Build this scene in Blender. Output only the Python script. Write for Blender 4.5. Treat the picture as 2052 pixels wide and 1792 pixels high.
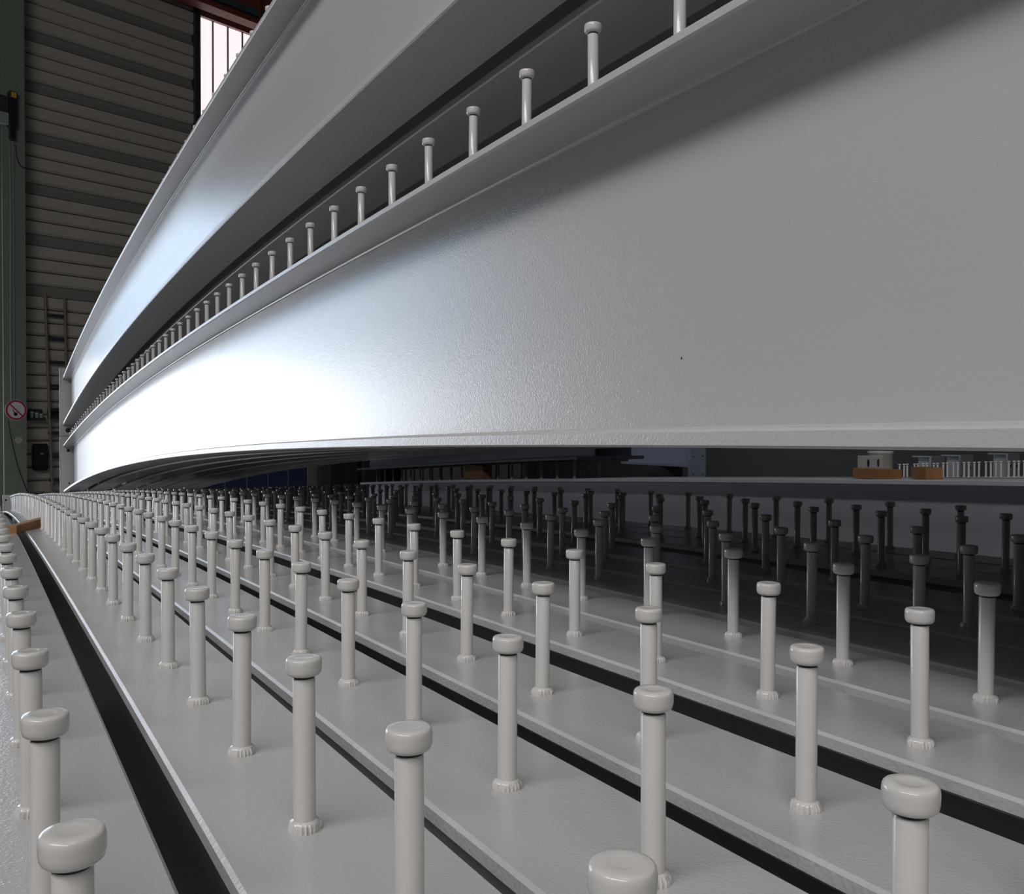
import bpy, bmesh, math, random
from mathutils import Vector, Matrix
random.seed(7)
for o in list(bpy.data.objects): bpy.data.objects.remove(o)
SC = bpy.context.scene
COL = SC.collection
EYE = 1.75                      # camera height above the hall floor
pi = math.pi

# ------------------------------------------------------------------ camera
# world: x = across the girders (to the right), y = along the girders, z up
F_PX, PITCH, ROLL, YAW = 1833.67, 0.016965, 0.00248, 0.523314
cd = bpy.data.cameras.new('camera')
cam = bpy.data.objects.new('camera', cd); COL.objects.link(cam)
cd.sensor_fit = 'HORIZONTAL'; cd.sensor_width = 36.0
cd.lens = 36.0 * F_PX / 2052.0
cd.clip_start = 0.02; cd.clip_end = 200
fw = Vector((math.sin(YAW), math.cos(YAW), 0)); rt = Vector((math.cos(YAW), -math.sin(YAW), 0)); dn = Vector((0, 0, -1))
f2 = fw * math.cos(PITCH) + dn * math.sin(PITCH); d2 = dn * math.cos(PITCH) - fw * math.sin(PITCH)
r3 = rt * math.cos(ROLL) - d2 * math.sin(ROLL)
u3 = f2.cross(r3) * -1
u3 = r3.cross(f2)
M = Matrix(((r3.x, u3.x, -f2.x, 0), (r3.y, u3.y, -f2.y, 0), (r3.z, u3.z, -f2.z, EYE), (0, 0, 0, 1)))
cam.matrix_world = M
SC.camera = cam

# ------------------------------------------------------------------ world, lights, exposure
SC.view_settings.view_transform = 'Standard'
SC.view_settings.look = 'None'
SC.view_settings.gamma = 1.0
SC.view_settings.use_curve_mapping = False
SC.view_settings.exposure = 0.0
w = bpy.data.worlds.new('world'); SC.world = w; w.use_nodes = True
w.node_tree.nodes['Background'].inputs[0].default_value = (0.62, 0.72, 0.9, 1)
w.node_tree.nodes['Background'].inputs[1].default_value = 0.6

HALL = Matrix.Translation((0.5, 19.9, EYE)) @ Matrix.Rotation(math.atan2(0.317, 0.948), 4, 'Z')   # hall frame: x along the end wall, -y towards the camera, z from eye level
FLOOR, CEIL = -1.75, 11.0
UL, UR, VB = -14.0, 15.0, -36.0

def area(name, loc, target, sx, sy, power, color):
    d = bpy.data.lights.new(name, 'AREA'); d.shape = 'RECTANGLE'; d.size = sx; d.size_y = sy
    d.energy = power; d.color = color
    o = bpy.data.objects.new(name, d); COL.objects.link(o)
    p = HALL @ Vector(loc); t = HALL @ Vector(target)
    o.location = p; o.rotation_euler = (t - p).to_track_quat('-Z', 'Y').to_euler()
    return o
# daylight through the open gate beside the green column
area('gate_ground_daylight', (-4.2, -0.25, -0.1), (-4.2, -5.0, -0.1), 6.8, 2.9, 390, (0.86, 0.92, 1.0))
area('gate_sky_daylight', (-4.2, -0.25, 2.95), (-4.2, -5.0, 2.95), 6.8, 3.1, 190, (0.62, 0.79, 1.0))
# daylight through the high window band of the left wall
area('side_window_daylight', (UL + 0.25, -20.5, 7.3), (UL + 5.0, -20.5, 4.4), 13.0, 1.8, 900, (1.0, 0.982, 1.0))
# roof skylights
area('roof_skylight_daylight', (-9.0, -24.0, CEIL - 0.15), (-9.0, -24.0, 0.0), 2.2, 14.0, 200, (1.0, 0.965, 0.90))

# ------------------------------------------------------------------ materials
def nodes(name):
    m = bpy.data.materials.new(name); m.use_nodes = True
    nt = m.node_tree; b = nt.nodes['Principled BSDF']
    return m, nt, b
def mat(name, col, rough=0.6, metal=0.0, var=0.06, vscale=6.0, bump=0.0, bscale=120.0, spec=0.5, bdist=0.001, coat=0.0):
    m, nt, b = nodes(name)
    tc = nt.nodes.new('ShaderNodeTexCoord')
    n = nt.nodes.new('ShaderNodeTexNoise'); n.inputs['Scale'].default_value = vscale; n.inputs['Detail'].default_value = 5
    nt.links.new(tc.outputs['Object'], n.inputs['Vector'])
    r = nt.nodes.new('ShaderNodeMixRGB'); r.inputs[1].default_value = tuple(c * (1 - var) for c in col) + (1,)
    r.inputs[2].default_value = tuple(min(1, c * (1 + var)) for c in col) + (1,)
    nt.links.new(n.outputs['Fac'], r.inputs[0]); nt.links.new(r.outputs[0], b.inputs['Base Color'])
    b.inputs['Roughness'].default_value = rough; b.inputs['Metallic'].default_value = metal
    b.inputs['Specular IOR Level'].default_value = spec
    b.inputs['Coat Weight'].default_value = coat; b.inputs['Coat Roughness'].default_value = 0.12
    if bump:
        n2 = nt.nodes.new('ShaderNodeTexNoise'); n2.inputs['Scale'].default_value = bscale; n2.inputs['Detail'].default_value = 3
        nt.links.new(tc.outputs['Object'], n2.inputs['Vector'])
        bp = nt.nodes.new('ShaderNodeBump'); bp.inputs['Strength'].default_value = bump; bp.inputs['Distance'].default_value = bdist
        nt.links.new(n2.outputs['Fac'], bp.inputs['Height']); nt.links.new(bp.outputs['Normal'], b.inputs['Normal'])
    return m
def emit(name, col, strength):
    m, nt, b = nodes(name)
    b.inputs['Base Color'].default_value = (0.6, 0.6, 0.6, 1)
    b.inputs['Emission Color'].default_value = col + (1,); b.inputs['Emission Strength'].default_value = strength
    return m
PAINT = mat('grey_satin_paint', (0.50, 0.494, 0.484), rough=0.20, var=0.02, vscale=3, bump=0.5, bscale=230, bdist=0.0013)
EDGE = mat('grey_paint_on_cut_edge', (0.52, 0.51, 0.50), rough=0.33, var=0.03, vscale=10, bump=0.8, bscale=170, bdist=0.0012)
STUDP = mat('grey_paint_on_studs', (0.60, 0.585, 0.56), rough=0.17, var=0.03, vscale=25, bump=0.12, bscale=350, bdist=0.0004)
NECK = mat('dark_neck_ring', (0.045, 0.05, 0.055), rough=0.6)  # near-black ring in the groove under each stud head
HOLE = mat('dark_bolt_hole', (0.02, 0.02, 0.022), rough=0.8)
WOOD = mat('raw_orange_brown_timber', (0.38, 0.19, 0.075), rough=0.75, var=0.25, vscale=18, bump=0.3, bscale=60)
DWOOD = mat('old_dark_timber', (0.16, 0.10, 0.06), rough=0.8, var=0.25, vscale=14, bump=0.3, bscale=60)
CONC = mat('hall_floor_concrete', (0.16, 0.155, 0.15), rough=0.7, var=0.2, vscale=1.5, bump=0.2, bscale=40)
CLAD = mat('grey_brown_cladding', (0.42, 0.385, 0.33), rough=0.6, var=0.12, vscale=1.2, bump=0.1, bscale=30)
CLADD = mat('dark_cladding_recess', (0.23, 0.215, 0.19), rough=0.6, var=0.1)  # darker cladding tone, carries the shade of the recessed bands
WALLM = mat('dull_grey_wall', (0.16, 0.155, 0.15), rough=0.8, var=0.1)
GREEN = mat('dark_green_column_paint', (0.19, 0.225, 0.17), rough=0.5, var=0.08, vscale=3, bump=0.1, bscale=60)
TEAL = mat('dark_teal_steel', (0.03, 0.06, 0.065), rough=0.5)
RED = mat('red_oxide_paint', (0.16, 0.035, 0.02), rough=0.55, var=0.15, vscale=4)
PINK = mat('pale_red_lintel', (0.42, 0.24, 0.22), rough=0.6)
DARK = mat('dark_steel', (0.03, 0.031, 0.033), rough=0.5)
BLACK = mat('black_plastic', (0.012, 0.013, 0.016), rough=0.4)
YELL = mat('yellow_plastic', (0.45, 0.33, 0.03), rough=0.5)
LGREY = mat('light_grey_plastic', (0.25, 0.29, 0.28), rough=0.5)
SIGNW = mat('white_sign_face', (0.62, 0.64, 0.68), rough=0.4)
SIGNR = mat('red_sign_ring', (0.40, 0.03, 0.06), rough=0.4)
BLUE = mat('dark_blue_door_paint', (0.035, 0.05, 0.11), rough=0.5, var=0.1)
NAVY = mat('navy_shade_tone', (0.022, 0.026, 0.042), rough=0.5, var=0.1)  # colour darkened to stand in for shade on the stacked far girders
FBLUE = mat('light_boosted_blue_grey', (0.80, 0.84, 0.92), rough=0.4, var=0.03)  # colour lightened to stand in for daylight missing on the far web
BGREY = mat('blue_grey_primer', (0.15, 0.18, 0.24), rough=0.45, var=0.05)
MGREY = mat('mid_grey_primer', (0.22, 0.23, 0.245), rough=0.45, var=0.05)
BEIGE = mat('beige_grey_can', (0.30, 0.27, 0.23), rough=0.6)
POLE = mat('pale_worn_rail', (0.20, 0.16, 0.12), rough=0.6)
PANE = emit('daylit_translucent_pane', (1.0, 0.90, 0.93), 0.98)
GLOW = emit('daylit_window_glass', (0.95, 0.97, 1.0), 1.0)

# ------------------------------------------------------------------ mesh helpers
def finish(bm, name, mats, parent=None, loc=(0, 0, 0), smooth=None):
    bmesh.ops.recalc_face_normals(bm, faces=bm.faces[:])
    me = bpy.data.meshes.new(name); bm.to_mesh(me); bm.free()
    for m in (mats if isinstance(mats, (list, tuple)) else [mats]): me.materials.append(m)
    if smooth is not None:
        for p in me.polygons: p.use_smooth = True
        me.set_sharp_from_angle(angle=math.radians(smooth))
    o = bpy.data.objects.new(name, me); COL.objects.link(o); o.location = loc
    if parent is not None: o.parent = parent
    return o
def bx(bm, lo, hi, bev=0.0, mi=0):
    r = bmesh.ops.create_cube(bm, size=1.0)
    vs = r['verts']
    c = [(a + b) / 2 for a, b in zip(lo, hi)]; s = [b - a for a, b in zip(lo, hi)]
    for v in vs: v.co = Vector((c[i] + v.co[i] * s[i] for i in range(3)))
    fs = set(f for v in vs for f in v.link_faces)
    for f in fs: f.material_index = mi
    if bev:
        es = set(e for v in vs for e in v.link_edges)
        bmesh.ops.bevel(bm, geom=list(es), offset=bev, segments=1, affect='EDGES', profile=0.5)
def lathe(bm, prof, n=20, mi=0, cx=0, cy=0, mis=None, mod=None):
    rings = []
    for k, (r, z) in enumerate(prof):
        if r <= 1e-6: rings.append([bm.verts.new((cx, cy, z))])
        else:
            rings.append([bm.verts.new((cx + (r + (mod(k, a) if mod else 0)) * math.cos(2 * pi * a / n), cy + (r + (mod(k, a) if mod else 0)) * math.sin(2 * pi * a / n), z)) for a in range(n)])
    for k in range(len(rings) - 1):
        A, B = rings[k], rings[k + 1]
        for a in range(n):
            b = (a + 1) % n
            if len(A) == 1: f = bm.faces.new((A[0], B[a], B[b]))
            elif len(B) == 1: f = bm.faces.new((A[a], B[0], A[b]))
            else: f = bm.faces.new((A[a], A[b], B[b], B[a]))
            f.material_index = mis[k] if mis else mi
def tube(bm, pts, r, n=8, mi=0):
    pts = [Vector(p) for p in pts]; rings = []
    for i, p in enumerate(pts):
        t = (pts[min(i + 1, len(pts) - 1)] - pts[max(i - 1, 0)]).normalized()
        a = Vector((0, 0, 1)) if abs(t.z) < 0.9 else Vector((1, 0, 0))
        x = t.cross(a).normalized(); y = t.cross(x)
        rings.append([bm.verts.new(p + r * (x * math.cos(2 * pi * k / n) + y * math.sin(2 * pi * k / n))) for k in range(n)])
    for i in range(len(rings) - 1):
        for k in range(n):
            f = bm.faces.new((rings[i][k], rings[i][(k + 1) % n], rings[i + 1][(k + 1) % n], rings[i + 1][k])); f.material_index = mi
    bm.faces.new(rings[0][::-1]); bm.faces.new(rings[-1])
def empty(name, loc=(0, 0, 0), hall=False):
    o = bpy.data.objects.new(name, None); o.empty_display_size = 0.1; COL.objects.link(o)
    o.location = loc
    return o
def tag(o, label=None, cat=None, group=None, kind=None):
    if label: o['label'] = label
    if cat: o['category'] = cat
    if group: o['group'] = group
    if kind: o['kind'] = kind
    return o
def hall_obj(o):                 # place an object modelled in the hall frame
    o.matrix_world = HALL @ Matrix.Translation(o.location)
    return o
def hall_empty(name, loc):
    o = empty(name); o.matrix_world = HALL @ Matrix.Translation(loc); return o
def part(name, m, parent, fn, smooth=None, loc=(0, 0, 0), label=None):
    bm = bmesh.new(); fn(bm); o = finish(bm, name, m, parent, loc, smooth)
    if label: o['label'] = label
    return o

# ------------------------------------------------------------------ the hall
def slab(name, lo, hi, m, parent=None):
    bm = bmesh.new(); bx(bm, lo, hi); o = finish(bm, name, m)
    hall_obj(o); tag(o, kind='structure'); return o
slab('floor', (UL - 0.3, VB - 0.3, FLOOR - 0.2), (UR + 0.3, 0.6, FLOOR), CONC)
slab('ceiling', (UL - 0.3, VB - 0.3, CEIL), (UR + 0.3, 0.6, CEIL + 0.2), WALLM)
slab('wall_back', (UL - 0.3, VB - 0.3, FLOOR), (UR + 0.3, VB, CEIL), WALLM)
slab('wall_right', (UR, VB, FLOOR), (UR + 0.3, 0.3, CEIL), DARK)  # near-black colour stands in for the unlit right side
# left wall with a high window band
wl = empty('wall_left'); wl.matrix_world = HALL; tag(wl, kind='structure')
part('wall_panel', WALLM, wl, lambda bm: bx(bm, (UL - 0.3, VB, FLOOR), (UL, 0.3, 6.5)))
part('wall_panel', WALLM, wl, lambda bm: bx(bm, (UL - 0.3, VB, 8.5), (UL, 0.3, CEIL)))
part('wall_panel', WALLM, wl, lambda bm: bx(bm, (UL - 0.3, VB, 6.5), (UL, -27.0, 8.5)))
part('wall_panel', WALLM, wl, lambda bm: bx(bm, (UL - 0.3, -14.0, 6.5), (UL, 0.3, 8.5)))
w2 = empty('window_2'); w2.matrix_world = HALL; tag(w2, kind='structure')
part('pane', GLOW, w2, lambda bm: bx(bm, (UL - 0.2, -27.0, 6.5), (UL - 0.17, -14.0, 8.5)))
for k in range(9):
    y = -27.0 + k * 13.0 / 8
    part('mullion', DARK, w2, lambda bm: bx(bm, (UL - 0.16, y - 0.04, 6.5), (UL - 0.06, y + 0.04, 8.5)))
# end wall: the part left of the gate, lintel over the gate, clad part, part beyond the window
we = empty('wall_end'); we.matrix_world = HALL; tag(we, kind='structure')
part('wall_panel', CLAD, we, lambda bm: bx(bm, (UL, 0.06, FLOOR), (-8.25, 0.3, CEIL)))
part('lintel', CLAD, we, lambda bm: bx(bm, (-8.25, 0.06, 4.7), (-0.7, 0.3, CEIL)))
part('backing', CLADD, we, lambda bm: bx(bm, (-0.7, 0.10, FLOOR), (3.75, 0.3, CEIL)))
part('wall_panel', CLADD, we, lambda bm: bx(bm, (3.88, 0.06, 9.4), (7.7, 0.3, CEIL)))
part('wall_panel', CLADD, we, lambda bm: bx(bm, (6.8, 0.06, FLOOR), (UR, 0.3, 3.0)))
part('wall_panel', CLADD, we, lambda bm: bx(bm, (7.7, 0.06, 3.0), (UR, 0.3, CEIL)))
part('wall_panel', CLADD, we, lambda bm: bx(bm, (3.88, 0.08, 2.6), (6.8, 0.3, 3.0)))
def plate(h):
    def fn(bm):      # cladding board: flat face with chamfered top and bottom
        prof = [(0.10, 0.0), (0.035, 0.012), (0.0, 0.05), (0.0, h - 0.02), (0.03, h - 0.008), (0.10, h)]
        A = [bm.verts.new((-0.45, y, z)) for y, z in prof]; B = [bm.verts.new((3.74, y, z)) for y, z in prof]
        for i in range(len(prof) - 1): bm.faces.new((A[i], A[i + 1], B[i + 1], B[i]))
        bm.faces.new((A[0], A[-1], B[-1], B[0])); bm.faces.new(A); bm.faces.new(B[::-1])
    return fn
def recess(h):
    def fn(bm):
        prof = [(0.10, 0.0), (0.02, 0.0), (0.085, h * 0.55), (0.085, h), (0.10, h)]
        A = [bm.verts.new((-0.45, y, z)) for y, z in prof]; B = [bm.verts.new((3.74, y, z)) for y, z in prof]
        for i in range(len(prof) - 1): bm.faces.new((A[i], A[i + 1], B[i + 1], B[i]))
        bm.faces.new((A[0], A[-1], B[-1], B[0])); bm.faces.new(A); bm.faces.new(B[::-1])
    return fn
z = 7.55 - 0.98 * 5
pm = part('cladding_strip', CLAD, we, plate(0.2567), loc=(0, 0, FLOOR)).data
zz = FLOOR + 0.2567
def strip(me, zc):
    o = bpy.data.objects.new('cladding_strip', me); COL.objects.link(o); o.parent = we; o.location = (0, 0, zc)
while zz < z - 0.05:
    strip(pm, zz); zz += 0.2567
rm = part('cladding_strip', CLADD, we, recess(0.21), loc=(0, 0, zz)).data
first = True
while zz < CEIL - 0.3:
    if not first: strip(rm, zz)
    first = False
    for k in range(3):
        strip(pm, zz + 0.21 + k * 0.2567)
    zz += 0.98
part('post', DARK, we, lambda bm: bx(bm, (3.74, -0.06, FLOOR), (3.885, 0.2, CEIL), 0.01))
# tall translucent window right of the post
w1 = empty('window_1'); w1.matrix_world = HALL; tag(w1, kind='structure')
for k in range(10):
    u0 = 3.89 + k * 0.377
    part('pane', PANE, w1, lambda bm: bx(bm, (u0 + 0.012, 0.12, 3.0), (u0 + 0.365, 0.14, 9.21)))
    part('mullion', DARK, w1, lambda bm: bx(bm, (u0 + 0.366, 0.08, 3.0), (u0 + 0.388, 0.16, 9.21)))
part('header', PINK, w1, lambda bm: bx(bm, (3.89, 0.02, 9.21), (7.68, 0.16, 9.42)))
# blue sliding door under it
d1 = empty('door_1'); d1.matrix_world = HALL; tag(d1, kind='structure')
for k in range(5):
    u0 = 3.92 + k * 0.57
    part('panel', BLUE, d1, lambda bm: bx(bm, (u0, 0.0, FLOOR + 0.02), (u0 + 0.55, 0.06, 2.6), 0.008))

# ------------------------------------------------------------------ girders
def ss(s0, s1, n): return [s0 + (s1 - s0) * i / n for i in range(n + 1)]
def sweep(bm, sec, sv, zf, origin, mif=None):
    ox, oy, oz = origin
    rings = [[bm.verts.new((x - ox, s - oy, zf(s) + zz - oz)) for x, zz in sec] for s in sv]
    n = len(sec)
    for i in range(len(rings) - 1):
        for k in range(n):
            f = bm.faces.new((rings[i][k], rings[i][(k + 1) % n], rings[i + 1][(k + 1) % n], rings[i + 1][k]))
            if mif: f.material_index = mif[k]
    bm.faces.new(rings[0][::-1]); bm.faces.new(rings[-1])
def rsec(x0, x1, z0, z1, c=0.004):
    return [(x0 + c, z0), (x1 - c, z0), (x1, z0 + c), (x1, z1 - c), (x1 - c, z1), (x0 + c, z1), (x0, z1 - c), (x0, z0 + c)]
SECMI = [0, 1, 1, 1, 0, 1, 1, 1]

# stud meshes, shared by all copies
R_SH, R_HD, H_ST = 0.0110, 0.0177, 0.172
def shaft_mesh(full, n):
    bm = bmesh.new()
    if full:
        lathe(bm, [(0, 0), (0.0165, 0), (0.0155, 0.006), (R_SH, 0.010), (R_SH, 0.1515), (0.0100, 0.1525), (0.0100, 0.1545), (0.0135, 0.1555), (R_HD, 0.1585), (R_HD, 0.1685), (0.0155, H_ST), (0, H_ST)], n, mis=[0] * 4 + [1, 1] + [0] * 5)
        nm = 'shear_stud_whole'
    else:
        lathe(bm, [(0, 0), (R_SH, 0), (R_SH, 0.1505), (0.0102, 0.1515), (0.0102, 0.1555), (0, 0.1555)], n, mis=[0, 0, 0, 1, 1])
        nm = 'shear_stud_shaft'
    bmesh.ops.recalc_face_normals(bm, faces=bm.faces[:])
    me = bpy.data.meshes.new(nm); bm.to_mesh(me); bm.free()
    me.materials.append(STUDP); me.materials.append(NECK)
    for p in me.polygons: p.use_smooth = True
    me.set_sharp_from_angle(angle=math.radians(50))
    return me
def head_mesh(n=28):
    bm = bmesh.new()
    lathe(bm, [(0.0085, 0.1540), (0.0130, 0.1542), (0.0150, 0.1549), (0.0165, 0.1562), (0.0173, 0.1582), (R_HD, 0.1610), (R_HD, 0.1630), (R_HD + 0.0001, 0.1655), (R_HD, 0.1680), (0.0173, 0.1702), (0.0163, 0.1716), (0.0148, 0.1722), (0.0110, 0.1723), (0.0085, 0.1723), (0.0072, 0.1720), (0.0055, 0.1719), (0, 0.1719)], n)
    bmesh.ops.recalc_face_normals(bm, faces=bm.faces[:])
    me = bpy.data.meshes.new('stud_head'); bm.to_mesh(me); bm.free(); me.materials.append(STUDP)
    for p in me.polygons: p.use_smooth = True
    return me
def collar_mesh(seed, n=44):
    rnd = random.Random(seed); am = [rnd.uniform(0.0006, 0.0022) * (1 if a % 2 else -0.6) for a in range(n)]
    bm = bmesh.new()
    def mod(k, a): return am[a] * (0.4, 1.0, 0.8, 0.4, 0)[k]
    lathe(bm, [(0.0154, -0.001), (0.0153, 0.003), (0.0146, 0.0065), (0.0130, 0.0095), (0.0105, 0.0108)], n, mod=mod)
    bmesh.ops.recalc_face_normals(bm, faces=bm.faces[:])
    me = bpy.data.meshes.new('weld_collar'); bm.to_mesh(me); bm.free(); me.materials.append(STUDP)
    for p in me.polygons: p.use_smooth = True
    me.set_sharp_from_angle(angle=math.radians(60))
    return me
ME_SHAFT, ME_HEAD = shaft_mesh(False, 28), head_mesh()
ME_COLL = [collar_mesh(k) for k in range(4)]
ME_FAR = shaft_mesh(True, 12)
RS = random.Random(11)
def stud(parent, x, s, zt, near, o0):
    o = bpy.data.objects.new('shear_stud', ME_SHAFT if near else ME_FAR); COL.objects.link(o); o.parent = parent
    o.location = (x - o0[0] + RS.uniform(-.0012, .0012), s - o0[1] + RS.uniform(-.002, .002), zt - o0[2])
    o.rotation_euler = (RS.uniform(-.008, .008), RS.uniform(-.008, .008), RS.uniform(0, 6.28))
    if near:
        h = bpy.data.objects.new('stud_head', ME_HEAD); COL.objects.link(h); h.parent = o
        c = bpy.data.objects.new('weld_collar', RS.choice(ME_COLL)); COL.objects.link(c); c.parent = o
    return o

def girder(label, x0, x1, ztop, depth, s0, s1, studs, near_s, group, plate_end='far', tf=0.022, bfl=0.028, web_t=0.014, bot=None, seg=56, plate_up=0.19, plate_dn=0.06, pw=None, px0=None, holes=True, m_all=None):
    """x0..x1 flange edges, ztop(s) height of the top flange's upper face (from the eye), studs = list of (x, s_first, pitch, s_last)"""
    PA, ED = (m_all, m_all) if m_all else (PAINT, EDGE)
    xc = (x0 + x1) / 2
    sm = (s0 + s1) / 2
    o0 = (xc, sm, ztop(sm) - depth)
    root = empty('steel_girder', (o0[0], o0[1], o0[2] + EYE))
    tag(root, label, 'girder', group)
    sv = ss(s0, s1, seg)
    bm = bmesh.new(); sweep(bm, rsec(x0, x1, -tf, 0), sv, ztop, o0, SECMI); finish(bm, 'top_flange', [PA, ED], root, smooth=20)
    b0, b1 = bot if bot else (x0, x1)
    bm = bmesh.new(); sweep(bm, rsec(b0, b1, -depth, -depth + bfl), sv, ztop, o0, SECMI); finish(bm, 'bottom_flange', [PA, ED], root, smooth=20)
    bm = bmesh.new(); sweep(bm, [(xc - web_t / 2, -depth + bfl - .001), (xc + web_t / 2, -depth + bfl - .001), (xc + web_t / 2, -tf + .001), (xc - web_t / 2, -tf + .001)], sv, ztop, o0); finish(bm, 'web', PA, root, smooth=20)
    for sd in (-1, 1):            # fillet welds along the web
        for zc, dz in ((-tf, -1), (-depth + bfl, 1)):
            xw = xc + sd * web_t / 2
            bm = bmesh.new(); sweep(bm, [(xw - sd * .002, zc - dz * .001), (xw + sd * .007, zc - dz * .001), (xw + sd * .005, zc + dz * .005), (xw - sd * .002, zc + dz * .008)], sv, ztop, o0); finish(bm, 'weld_seam', ED, root, smooth=40)
    if plate_end:
        se = s1 if plate_end == 'far' else s0
        sg = 1 if plate_end == 'far' else -1
        a, b = (x0 - 0.004, x1 + 0.004) if pw is None else pw
        zt, zb = ztop(se) + plate_up - o0[2], ztop(se) - depth - plate_dn - o0[2]
        ya, yb = sorted((se - o0[1], se - o0[1] + sg * 0.03))
        pl = part('end_plate', [PA, ED], root, lambda bm: bx(bm, (a - o0[0], ya, zb), (b - o0[0], yb, zt), 0.003))
        if holes:
            yh = ya if plate_end == 'far' else yb
            yf = se - o0[1] if plate_end == 'far' else se - o0[1] - 0.03
            for hx, hz, hr in holes if isinstance(holes, list) else [(x0 + 0.03, zt - 0.06, .012), (x1 - 0.03, zt - 0.06, .012)]:
                def hole(bm, hx=hx, hz=hz, hr=hr):
                    r = bmesh.ops.create_cone(bm, cap_ends=True, segments=14, radius1=hr, radius2=hr, depth=0.012)
                    bmesh.ops.rotate(bm, verts=r['verts'], matrix=Matrix.Rotation(pi / 2, 3, 'X'))
                    if sg > 0: bmesh.ops.translate(bm, verts=r['verts'], vec=(hx - o0[0], yf + 0.004, hz))
                    else: bmesh.ops.translate(bm, verts=r['verts'], vec=(hx - o0[0], yf + 0.004, hz))
                part('bolt_hole', HOLE, pl, hole)
    for (sx, sf, pitch, sl) in studs:
        s = sf
        while s < sl:
            stud(root, sx, s, ztop(s), s < near_s, o0); s += pitch
    return root

P = 0.2602
def zdeck(dh=0.0): return lambda s: -0.3872 + dh - (0.0116 * s + 0.002819 * s * s)
DECK = [  # x0, x1, stud x, first stud s, pitch, dz, label
 (-0.055, 0.144, 0.041, 0.300, P, 0.0, 'lowest grey girder left of the wide dark gap, studs along the left photo edge'),
 (0.188, 0.383, 0.2754, 0.3668, P, 0.003, 'grey girder directly right of the wide dark gap, stud row leading to the timber lath'),
 (0.415, 0.618, 0.5129, 0.1164, P, -0.004, 'second studded grey girder to the right of the wide dark gap'),
 (0.665, 0.862, 0.7465, 0.4145, P, 0.0, 'third studded grey girder to the right of the wide dark gap'),
 (0.952, 1.135, 1.0175, 0.4741, P, 0.004, 'fourth studded grey girder right of the wide dark gap, beneath the stacked girders\' edge'),
 (1.165, 1.360, 1.2618, 0.5419, P, 0.008, 'fifth studded grey girder right of the wide dark gap, first one in the shade'),
 (1.435, 1.635, 1.5338, 0.5928, P, 0.0, 'sixth studded grey girder right of the wide dark gap, in shade'),
 (1.690, 1.890, 1.7909, 0.6620, P, -0.004, 'seventh studded grey girder right of the wide dark gap, in shade'),
 (1.950, 2.150, 2.0493, 0.7116, P, 0.0, 'eighth studded grey girder right of the wide dark gap, in deep shade'),
 (2.350, 2.545, 2.445, 0.5500, 0.2720, 0.0, 'shaded studded girder beyond the broader gap, third from the bluish web'),
 (2.555, 2.740, 2.640, 0.5450, 0.2700, 0.0, 'shaded studded girder second from the bluish web behind the studs'),
 (2.770, 2.955, 2.880, 0.5450, 0.2780, 0.0, 'last shaded studded girder directly before the bluish web on the right'),
]
for (x0, x1, sx, sf, p, dh, lab) in DECK:
    girder(lab, x0, x1, zdeck(dh), 0.668, -2.5, 12.3, [(sx, sf - 2 * p, p, 12.25)], 4.2, 'low studded girders lying side by side')

# upper stack: pair tiers A (lower) and B (upper)
def zA(s): return 0.650 - (0.0018 * s + 0.00404 * s * s)
def zB(s): return 1.676 - (-0.0123 * s + 0.00536 * s * s)
def A_holes(x, z): return [(x, z, .02)]
oA = zA((14.4 - 2.0) / 2) - 0.668
gA = girder('big grey girder crossing the middle of the photo, one stud row on its top flange', 0.967, 1.245, zA, 0.668, -2.0, 14.4,
       [(1.056, 1.2486 + 0.0 - 3 * P, P, 14.3)], 4.6, 'big stacked girders', plate_up=0.14, plate_dn=0.06, pw=(0.925, 1.262), tf=0.020, bfl=0.029, web_t=0.014,
       bot=(0.967, 1.195), holes=[(1.035, -0.285 - oA, .022), (1.045, -0.86 + .03 - oA + 0.08, .012)], seg=80)
def chip(bm):
    r = bmesh.ops.create_icosphere(bm, subdivisions=1, radius=0.0022)
    bmesh.ops.scale(bm, verts=r['verts'], vec=(0.3, 1, 1.2))
xA = 1.106
part('paint_chip', HOLE, gA, chip, loc=(xA - 0.0073 - xA, 1.289 - 6.2, 0.134 - oA), label='tiny dark chip in the web paint')
oB = zB((14.4 - 2.0) / 2) - 0.668
gB = girder('big grey girder at the top left, stacked above the middle one', 0.967, 1.195, zB, 0.668, -2.0, 14.4,
       [(1.068, 3.938 - 14 * P, P, 14.3)], 5.2, 'big stacked girders', plate_up=0.14, plate_dn=0.16, pw=(0.925, 1.25), tf=0.020, bfl=0.026, web_t=0.014,
       holes=[(1.035, 0.0 - oB, .035)], seg=80)
for k, (a, b) in enumerate([(1.285, 1.51), (1.62, 1.85), (1.94, 2.19), (2.27, 2.52), (2.60, 2.85)]):  # last three are unseen, added to keep the deck studs in shade
    girder(['dark girder just behind the middle one, only its lower flange line showing', 'farther dark girder behind the middle one, second lower flange line showing', 'third girder behind the middle one, added unseen to shade the studs', 'fourth girder behind the middle one, added unseen to shade the studs', 'fifth and last girder behind the middle one, added unseen to shade the studs'][k], a, b, zA, 0.668, -2.0, 14.4, [], 0, 'big stacked girders', plate_up=0.14, holes=False, tf=0.02, bfl=0.026)
for k, (a, b) in enumerate([(1.262, 1.50), (1.57, 1.81)]):
    girder(['dark upper girder behind the top left one, underside seen above the stud row', 'dark upper girder farthest behind the top left one'][k], a, b, zB, 0.668, -2.0, 14.4, [], 0, 'big stacked girders', plate_up=0.14, plate_dn=0.16, holes=False, tf=0.02, bfl=0.026)

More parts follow.
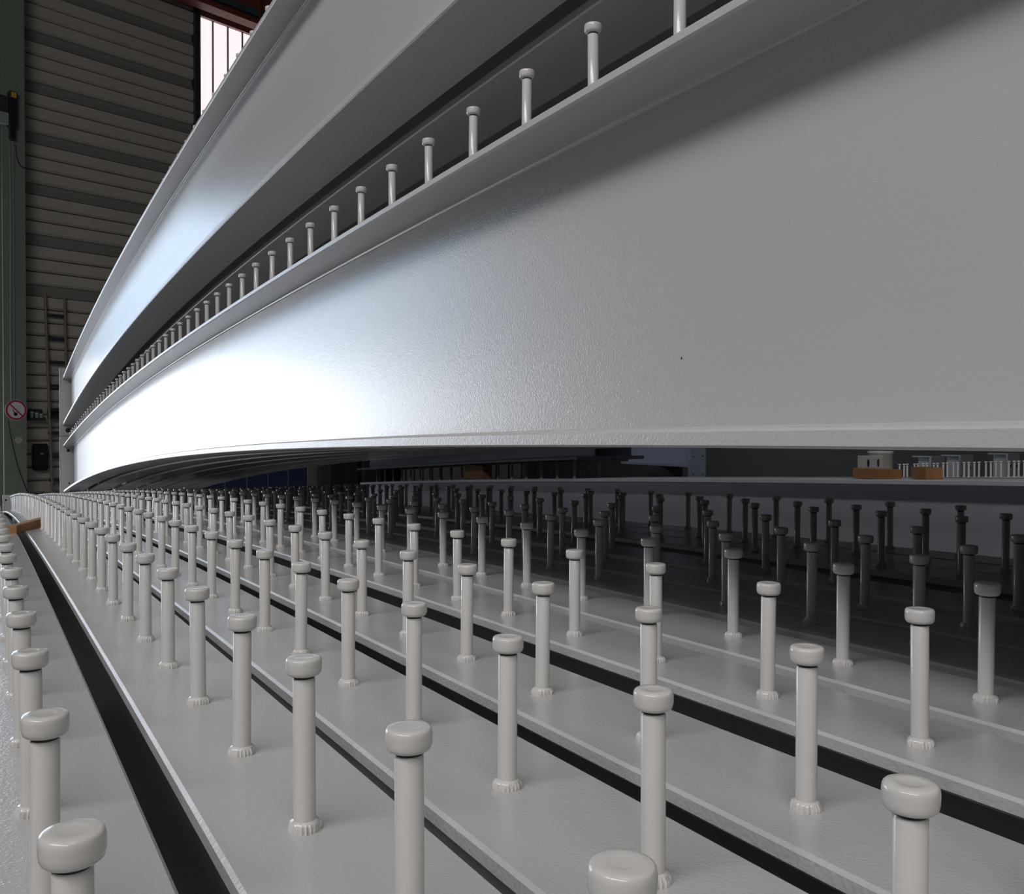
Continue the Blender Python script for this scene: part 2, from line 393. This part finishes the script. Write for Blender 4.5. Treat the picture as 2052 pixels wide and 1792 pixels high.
# the girder behind the studs with the bluish web, its neighbour, and the far ones
def zF(s): return -0.140 - (0.030 * s + 0.0015 * s * s)
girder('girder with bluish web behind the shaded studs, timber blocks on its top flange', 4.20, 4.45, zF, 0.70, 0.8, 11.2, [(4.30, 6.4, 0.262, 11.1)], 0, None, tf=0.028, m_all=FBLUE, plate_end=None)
girder('girder alongside the bluish web one, carrying the round beige can', 4.50, 4.75, zF, 0.70, 0.8, 11.2, [(4.62, 6.5, 0.262, 11.1)], 0, None, tf=0.028, plate_end=None)
def zJ(s): return zF(s) + 0.152 + 0.60
girder('shade-darkened navy girder stacked above the far studs on a brown timber block', 4.12, 4.48, zJ, 0.60, 6.1, 11.1, [], 0, None, plate_end=None, m_all=NAVY)
girder('second shade-darkened navy girder stacked behind the first one above the far studs', 4.52, 4.80, zJ, 0.60, 6.1, 11.1, [], 0, None, plate_end=None, m_all=NAVY)
def zG(s): return -0.261 - (0.020 * s + 0.0028 * s * s)
girder('distant pale girder with a bright stud row at the right photo edge, nearer of two', 9.44, 9.66, zG, 0.668, 3.5, 7.5, [(9.50, 3.68, P, 7.45), (9.60, 3.80, P, 7.45)], 0, 'distant pale studded girders', plate_end=None)
girder('distant pale girder with a bright stud row at the right photo edge, farther of two', 9.72, 9.94, zG, 0.668, 3.5, 7.5, [(9.78, 3.74, P, 7.45), (9.88, 3.86, P, 7.45)], 0, 'distant pale studded girders', plate_end=None)
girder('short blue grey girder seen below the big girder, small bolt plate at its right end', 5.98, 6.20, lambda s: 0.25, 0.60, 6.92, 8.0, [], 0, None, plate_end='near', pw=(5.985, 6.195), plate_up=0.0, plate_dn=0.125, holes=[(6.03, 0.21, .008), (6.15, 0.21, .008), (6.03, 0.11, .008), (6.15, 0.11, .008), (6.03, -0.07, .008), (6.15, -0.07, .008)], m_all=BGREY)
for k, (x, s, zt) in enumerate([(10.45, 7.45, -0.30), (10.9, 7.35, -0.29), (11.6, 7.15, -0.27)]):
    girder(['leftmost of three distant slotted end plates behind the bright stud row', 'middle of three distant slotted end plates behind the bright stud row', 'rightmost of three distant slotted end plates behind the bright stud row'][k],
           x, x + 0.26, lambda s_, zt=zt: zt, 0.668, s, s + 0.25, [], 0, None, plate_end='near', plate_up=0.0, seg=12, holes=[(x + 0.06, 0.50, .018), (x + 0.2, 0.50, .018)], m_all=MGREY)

# ------------------------------------------------------------------ timbers and blocks
def timber(name, label, cat, cx, cy, zb, size, rot, m=WOOD, group=None, bev=0.003):
    bm = bmesh.new(); bx(bm, (-size[0] / 2, -size[1] / 2, 0), (size[0] / 2, size[1] / 2, size[2]), bev)
    o = finish(bm, name, m); o.location = (cx, cy, zb + EYE); o.rotation_euler = (0, 0, rot)
    return tag(o, label, cat, group)
# orange lath across the far left end of the deck
zl = zdeck()(5.7) + 0.008
timber('timber_lath', 'orange brown timber lath lying across the gap at the far left', 'timber', 0.23, 5.645, zl, (0.61, 0.045, 0.046), math.atan2(0.555, 0.211), WOOD)
timber('timber_block', 'longer orange timber block in front of the slotted plate', 'timber block', 4.285, 3.38, zF(3.38) + .002, (0.10, 0.245, 0.055), 0.02, WOOD, 'timber blocks on the far flange')
timber('timber_block', 'shorter orange timber block with a dark end on the far flange', 'timber block', 4.30, 3.08, zF(3.08) + .002, (0.10, 0.13, 0.062), -0.35, WOOD, 'timber blocks on the far flange')
timber('timber_block', 'dim brown timber block among the dark far studs', 'timber block', 4.26, 8.05, zF(8.05) + .004, (0.10, 0.38, 0.142), 0.0, WOOD, 'timber blocks on the far flange')
# support block under the far end of the middle girder
zb0 = zdeck()(12.2)
timber('support_block', 'grey block under the far left end of the middle girder', 'block', 1.09, 14.18, FLOOR + 0.001, (0.14, 0.2, zA(14.28) - 0.668 - FLOOR - 0.006), 0, EDGE)
# bearers that carry the girders (mostly hidden below the deck)
def bearer(label, x0, x1, s, ztop, w=0.2, base=FLOOR, m=None):
    timber('timber_bearer', label, 'timber', (x0 + x1) / 2, s, base + 0.001, (x1 - x0, w, ztop - base - 0.002), 0, m or DWOOD, 'timber bearers under the girders')
for k, s in enumerate((-2.2, 4.0, 10.5)):
    lab = ['nearest', 'middle', 'farthest'][k]
    zt = min(zdeck()(s - 0.1), zdeck()(s + 0.1)) - 0.668 - 0.005
    bearer(lab + ' dark timber bearer below the low studded girders', -0.1, 3.0, s, zt)
for k, s in enumerate((1.2, 10.7)):
    bearer(['nearer', 'farther'][k] + ' dark timber bearer below the bluish web girder', 4.15, 4.8, s, min(zF(s - .1), zF(s + .1)) - 0.70 - .002)
for k, s in enumerate((4.0, 7.0)):
    bearer(['nearer', 'farther'][k] + ' dark timber bearer below the distant pale girders', 9.4, 9.98, s, min(zG(s - .1), zG(s + .1)) - 0.668 - .002)
for k, (x, s_, zt) in enumerate([(10.58, 7.57, -0.968), (11.03, 7.47, -0.958), (11.73, 7.27, -0.938)]):
    bearer(['leftmost', 'middle', 'rightmost'][k] + ' dark timber bearer below the distant slotted plates', x - 0.15, x + 0.15, s_, zt - .002, 0.2)
bearer('dark timber bearer below the short blue grey girder', 5.95, 6.25, 7.4, -0.355, m=DARK)
for k, s in enumerate((-1.8,)):
    timber('timber_bearer', 'timber packing between the low deck and the middle girder', 'timber', 1.90, s, zdeck()(s) + 0.012, (1.9, 0.14, zA(s) - 0.668 - zdeck()(s) - 0.014), 0, DWOOD, 'timber bearers under the girders')
    timber('timber_bearer', 'timber packing between the middle girder and the top one', 'timber', 1.42, s, zA(s) + 0.004, (0.9, 0.14, zB(s) - 0.668 - zA(s) - 0.012), 0, DWOOD, 'timber bearers under the girders')

timber('timber_block', 'dark timber block under the far end of the navy girders', 'timber block', 4.46, 10.85, zF(10.85) + .004, (0.3, 0.12, 0.142), 0.0, DWOOD, 'timber blocks on the far flange')
# slotted white plate on the far flange
sp = empty('slotted_plate', (4.38, 3.50, zF(3.5) + EYE + .004)); tag(sp, 'pale plate with two dark slots standing behind the longer timber block', 'steel plate')
part('plate', PAINT, sp, lambda bm: bx(bm, (-0.085, -0.02, 0), (0.085, 0.02, 0.128), 0.003))
def slot(cx):
    def fn(bm):
        r = bmesh.ops.create_cone(bm, cap_ends=True, segments=16, radius1=0.009, radius2=0.009, depth=0.006)
        bmesh.ops.scale(bm, verts=r['verts'], vec=(1, 2.6, 1))
        bmesh.ops.rotate(bm, verts=r['verts'], matrix=Matrix.Rotation(pi / 2, 3, 'X'))
        bmesh.ops.translate(bm, verts=r['verts'], vec=(cx, -0.019, 0.085))
    return fn
part('slot', HOLE, sp, slot(-0.042)); part('slot', HOLE, sp, slot(0.042))
can = empty('round_can', (4.62, 3.62, zF(3.62) + EYE + .004)); tag(can, 'round beige grey can standing behind the slotted plate', 'can')
part('body', BEIGE, can, lambda bm: lathe(bm, [(0, 0), (0.07, 0), (0.072, 0.004), (0.070, 0.01), (0.070, 0.135), (0.072, 0.139), (0.071, 0.142), (0, 0.142)], 24), smooth=40)
part('lid', EDGE, can, lambda bm: lathe(bm, [(0.073, 0.141), (0.074, 0.148), (0.066, 0.154), (0, 0.156)], 24), smooth=40)

# ------------------------------------------------------------------ things on the end wall
# green column (hall frame): flange face at y = -0.45
col_ = hall_empty('steel_column', (-0.13, -0.33, FLOOR)); tag(col_, 'dark green steel column at the left edge, sign mounted on it', 'column')
H = CEIL - FLOOR - 0.01
part('front_flange', GREEN, col_, lambda bm: bx(bm, (-0.215, -0.12, 0.002), (0.19, -0.095, H), 0.003))
part('rear_flange', GREEN, col_, lambda bm: bx(bm, (-0.215, 0.15, 0.002), (0.19, 0.175, H), 0.003))
part('web', GREEN, col_, lambda bm: bx(bm, (-0.02, -0.096, 0.002), (0.0, 0.151, H)))
# teal gate frame just left of the column
gf = hall_empty('gate_frame', (-0.52, -0.1, FLOOR)); tag(gf, 'dark teal gate frame post left of the green column', 'gate frame')
part('post', TEAL, gf, lambda bm: bx(bm, (-0.10, -0.08, 0.002), (0.14, 0.08, H), 0.004))
part('guide_rail', DARK, gf, lambda bm: bx(bm, (-0.13, -0.05, 0.002), (-0.10, 0.05, 6.5), 0.003))
# prohibition sign
sg = hall_empty('prohibition_sign', (-0.13, -0.452, 0.377)); tag(sg, 'round red ringed no open flame sign on the green column', 'sign')
def disc(bm, r0, r1, y0, y1, n=40):      # ring or disc facing -y
    v = []
    for (r, y) in ((r1, y0), (r1, y1)):
        v.append([bm.verts.new((r * math.cos(2 * pi * a / n), y, r * math.sin(2 * pi * a / n))) for a in range(n)])
    if r0 > 0:
        for (r, y) in ((r0, y1), (r0, y0)):
            v.append([bm.verts.new((r * math.cos(2 * pi * a / n), y, r * math.sin(2 * pi * a / n))) for a in range(n)])
    for i in range(len(v) - (0 if r0 > 0 else 1)):
        A, B = v[i], v[(i + 1) % len(v)]
        for a in range(n): bm.faces.new((A[a], A[(a + 1) % n], B[(a + 1) % n], B[a]))
    if r0 <= 0: bm.faces.new(v[0]); bm.faces.new(v[1])
part('sign_face', SIGNW, sg, lambda bm: disc(bm, 0, 0.193, 0.0, -0.006))
part('red_ring', SIGNR, sg, lambda bm: disc(bm, 0.150, 0.186, -0.005, -0.009))
def bar(bm):
    bx(bm, (-0.155, -0.009, -0.013), (0.155, -0.0065, 0.013))
    bmesh.ops.rotate(bm, verts=bm.verts[:], matrix=Matrix.Rotation(math.radians(45), 3, 'Y'))
part('slash_bar', SIGNR, sg, bar)
def stick(bm):
    bx(bm, (-0.006, -0.0085, -0.06), (0.006, -0.006, 0.035))
    bmesh.ops.rotate(bm, verts=bm.verts[:], matrix=Matrix.Rotation(math.radians(-22), 3, 'Y'))
    bmesh.ops.translate(bm, verts=bm.verts[:], vec=(-0.045, 0, -0.02))
part('match_stick', BLACK, sg, stick)
def flame(bm):
    pts = [(-0.03, -0.10), (0.0, -0.112), (0.028, -0.10), (0.034, -0.07), (0.02, -0.045), (0.008, -0.055), (-0.004, -0.03), (-0.02, -0.055), (-0.034, -0.075)]
    A = [bm.verts.new((x - 0.01, -0.006, z)) for x, z in pts]; B = [bm.verts.new((x - 0.01, -0.0088, z)) for x, z in pts]
    bm.faces.new(A); bm.faces.new(B[::-1])
    for i in range(len(pts)): bm.faces.new((A[i], A[(i + 1) % len(pts)], B[(i + 1) % len(pts)], B[i]))
part('match_flame', BLACK, sg, flame)
# small round button below
bt = hall_empty('round_plate', (-0.09, -0.452, -0.183)); tag(bt, 'small dull round plate on the green column below the sign', 'plate')
part('disc', CLAD, bt, lambda bm: disc(bm, 0, 0.065, 0, -0.012, 24)); part('hub', LGREY, bt, lambda bm: disc(bm, 0, 0.012, -0.011, -0.02, 12))
# pendant control box, bracket box and cables
pc = hall_empty('control_box', (-0.18, -0.452, 5.59)); tag(pc, 'slim black control box with yellow top high on the column', 'control box')
part('body', BLACK, pc, lambda bm: bx(bm, (-0.07, -0.12, 0), (0.07, -0.001, 0.52), 0.012))
part('cap', BLACK, pc, lambda bm: bx(bm, (-0.072, -0.13, 0.515), (0.072, -0.001, 0.66), 0.012))
part('yellow_window', YELL, pc, lambda bm: bx(bm, (-0.045, -0.136, 0.54), (0.05, -0.129, 0.64), 0.003))
part('cable_gland', BLACK, pc, lambda bm: bx(bm, (-0.055, -0.1, -0.22), (0.045, -0.02, 0.005), 0.01))
jb = hall_empty('junction_box', (-0.33, -0.452, 5.62)); tag(jb, 'grey junction box left of the slim black control box', 'junction box')
part('body', DARK, jb, lambda bm: bx(bm, (-0.09, -0.10, 0.22), (0.075, -0.001, 0.52), 0.008))
part('cover', LGREY, jb, lambda bm: bx(bm, (-0.09, -0.11, 0.0), (0.075, -0.001, 0.215), 0.008))
def cable(label, pts, r=0.007, m=LGREY, name='cable'):
    bm = bmesh.new(); o0 = Vector(pts[-1]); tube(bm, [Vector(p) - o0 for p in pts], r)
    o = finish(bm, name, m, smooth=60); o.location = o0; hall_obj(o); tag(o, label, 'cable')
cable('left of two pale cables hanging below the control box', [(-0.215, -0.47, 5.36)] + [(-0.215 + 0.01 * math.sin(k), -0.47, 5.36 - k * 0.8) for k in range(1, 7)])
cable('right of two pale cables hanging below the control box', [(-0.155, -0.47, 5.36)] + [(-0.150 - 0.002 * k, -0.472, 5.36 - k * 0.8) for k in range(1, 7)])
cable('dark cable looping off the column edge near the control box', [(-0.12, -0.47, 5.3), (-0.09, -0.47, 5.05), (-0.03, -0.47, 4.93), (0.06, -0.46, 4.90)], 0.008, BLACK)
cable('dark cable sagging down the column below the sign', [(-0.28, -0.465, 0.18), (-0.255, -0.467, 0.02), (-0.195, -0.467, -0.303), (-0.13, -0.467, -0.60), (-0.06, -0.467, -0.84), (0.06, -0.465, -1.18)], 0.008, BLACK)
# ladder leaning on the wall
ld = hall_empty('ladder', (0.76, -0.16, FLOOR)); tag(ld, 'narrow ladder leaning against the ribbed wall behind the girder ends', 'ladder')
part('rail', POLE, ld, lambda bm: tube(bm, [(-0.135, -0.05, 0.002), (-0.205, 0.10, 4.42)], 0.028))
part('rail', POLE, ld, lambda bm: tube(bm, [(0.175, -0.05, 0.002), (0.165, 0.10, 4.40)], 0.028))
for k in range(9):
    zc = 0.32 + k * 0.46
    part('rung', DARK, ld, lambda bm: bx(bm, (-0.19, -0.06 + zc * 0.034 , zc - 0.03), (0.17, -0.02 + zc * 0.034, zc + 0.03), 0.004))
# electrical box and shelves on the wall
eb = hall_empty('electrical_box', (0.43, -0.012, -0.78)); tag(eb, 'black electrical box on the wall left of the ladder foot', 'electrical box')
part('body', BLACK, eb, lambda bm: bx(bm, (-0.13, -0.16, 0), (0.13, 0.0, 0.52), 0.03))
part('label_plate', LGREY, eb, lambda bm: bx(bm, (-0.02, -0.164, 0.31), (0.03, -0.159, 0.34)))
for k, (u0, u1, zz) in enumerate([(0.20, 0.50, 0.19), (0.60, 0.83, 0.22)]):
    sh = hall_empty('wall_shelf', ((u0 + u1) / 2, -0.012, zz)); tag(sh, ['small dark wall shelf with pale items behind the column', 'small dark wall box shelf right of the ladder rail'][k], 'shelf')
    part('board', DARK, sh, lambda bm: bx(bm, (-(u1 - u0) / 2, -0.2, 0), ((u1 - u0) / 2, 0, 0.05), 0.003))
    part('back', DARK, sh, lambda bm: bx(bm, (-(u1 - u0) / 2, -0.02, 0.05), ((u1 - u0) / 2, 0, 0.22)))
for k, u0 in enumerate((0.27, 0.36, 0.44)):
    it = hall_empty('tin', (u0, -0.13, 0.2405)); tag(it, ['leftmost', 'middle', 'rightmost'][k] + ' small pale tin on the dark wall shelf', 'tin', 'pale tins on the wall shelf')
    part('body', LGREY, it, lambda bm: lathe(bm, [(0, 0), (0.035, 0), (0.035, 0.11 - k * 0.02), (0, 0.11 - k * 0.02)], 14), smooth=40)
    part('lid', SIGNW, it, lambda bm: lathe(bm, [(0.037, 0.108 - k * 0.02), (0.037, 0.12 - k * 0.02), (0, 0.122 - k * 0.02)], 14), smooth=40)
# crane runway beam along the end wall
cb = hall_empty('crane_beam', (4.5, -0.5, 9.16)); tag(cb, 'dark red crane beam above the bright window at the top left', 'beam')
part('bottom_flange', RED, cb, lambda bm: bx(bm, (-3.0, -0.16, 0), (4.5, 0.16, 0.04), 0.004))
part('web', RED, cb, lambda bm: bx(bm, (-3.0, -0.012, 0.038), (4.5, 0.012, 0.9)))
part('top_flange', RED, cb, lambda bm: bx(bm, (-3.0, -0.16, 0.89), (4.5, 0.16, 0.93), 0.004))
part('cable_duct', TEAL, cb, lambda bm: bx(bm, (-3.0, -0.10, 0.20), (4.5, -0.013, 0.36), 0.006))
for k in range(5):
    part('stiffener', RED, cb, lambda bm: bx(bm, (-2.5 + k * 1.5, -0.15, 0.04), (-2.48 + k * 1.5, -0.101, 0.89)))
# two tall cabinets far behind the studs
for k, (u0, u1) in enumerate([(6.95, 7.86), (8.0, 8.95)]):
    c = hall_empty('steel_cabinet', ((u0 + u1) / 2, -0.35, FLOOR)); tag(c, ['left of two dark tall cabinets against the far wall under the girders', 'right of two dark tall cabinets against the far wall under the girders'][k], 'cabinet', 'dark cabinets on the far wall')
    hw = (u1 - u0) / 2
    part('body', DARK, c, lambda bm: bx(bm, (-hw, -0.25, 0.002), (hw, 0.25, 2.1), 0.01))
    for sd in (-1, 1):
        dr = part('door', DARK, c, lambda bm: bx(bm, (min(sd * 0.01, sd * (hw - 0.02)), -0.268, 0.06), (max(sd * 0.01, sd * (hw - 0.02)), -0.25, 2.06), 0.004))
        part('handle', LGREY, dr, lambda bm: bx(bm, (sd * 0.05 - 0.012, -0.285, 1.0), (sd * 0.05 + 0.012, -0.267, 1.14), 0.003))
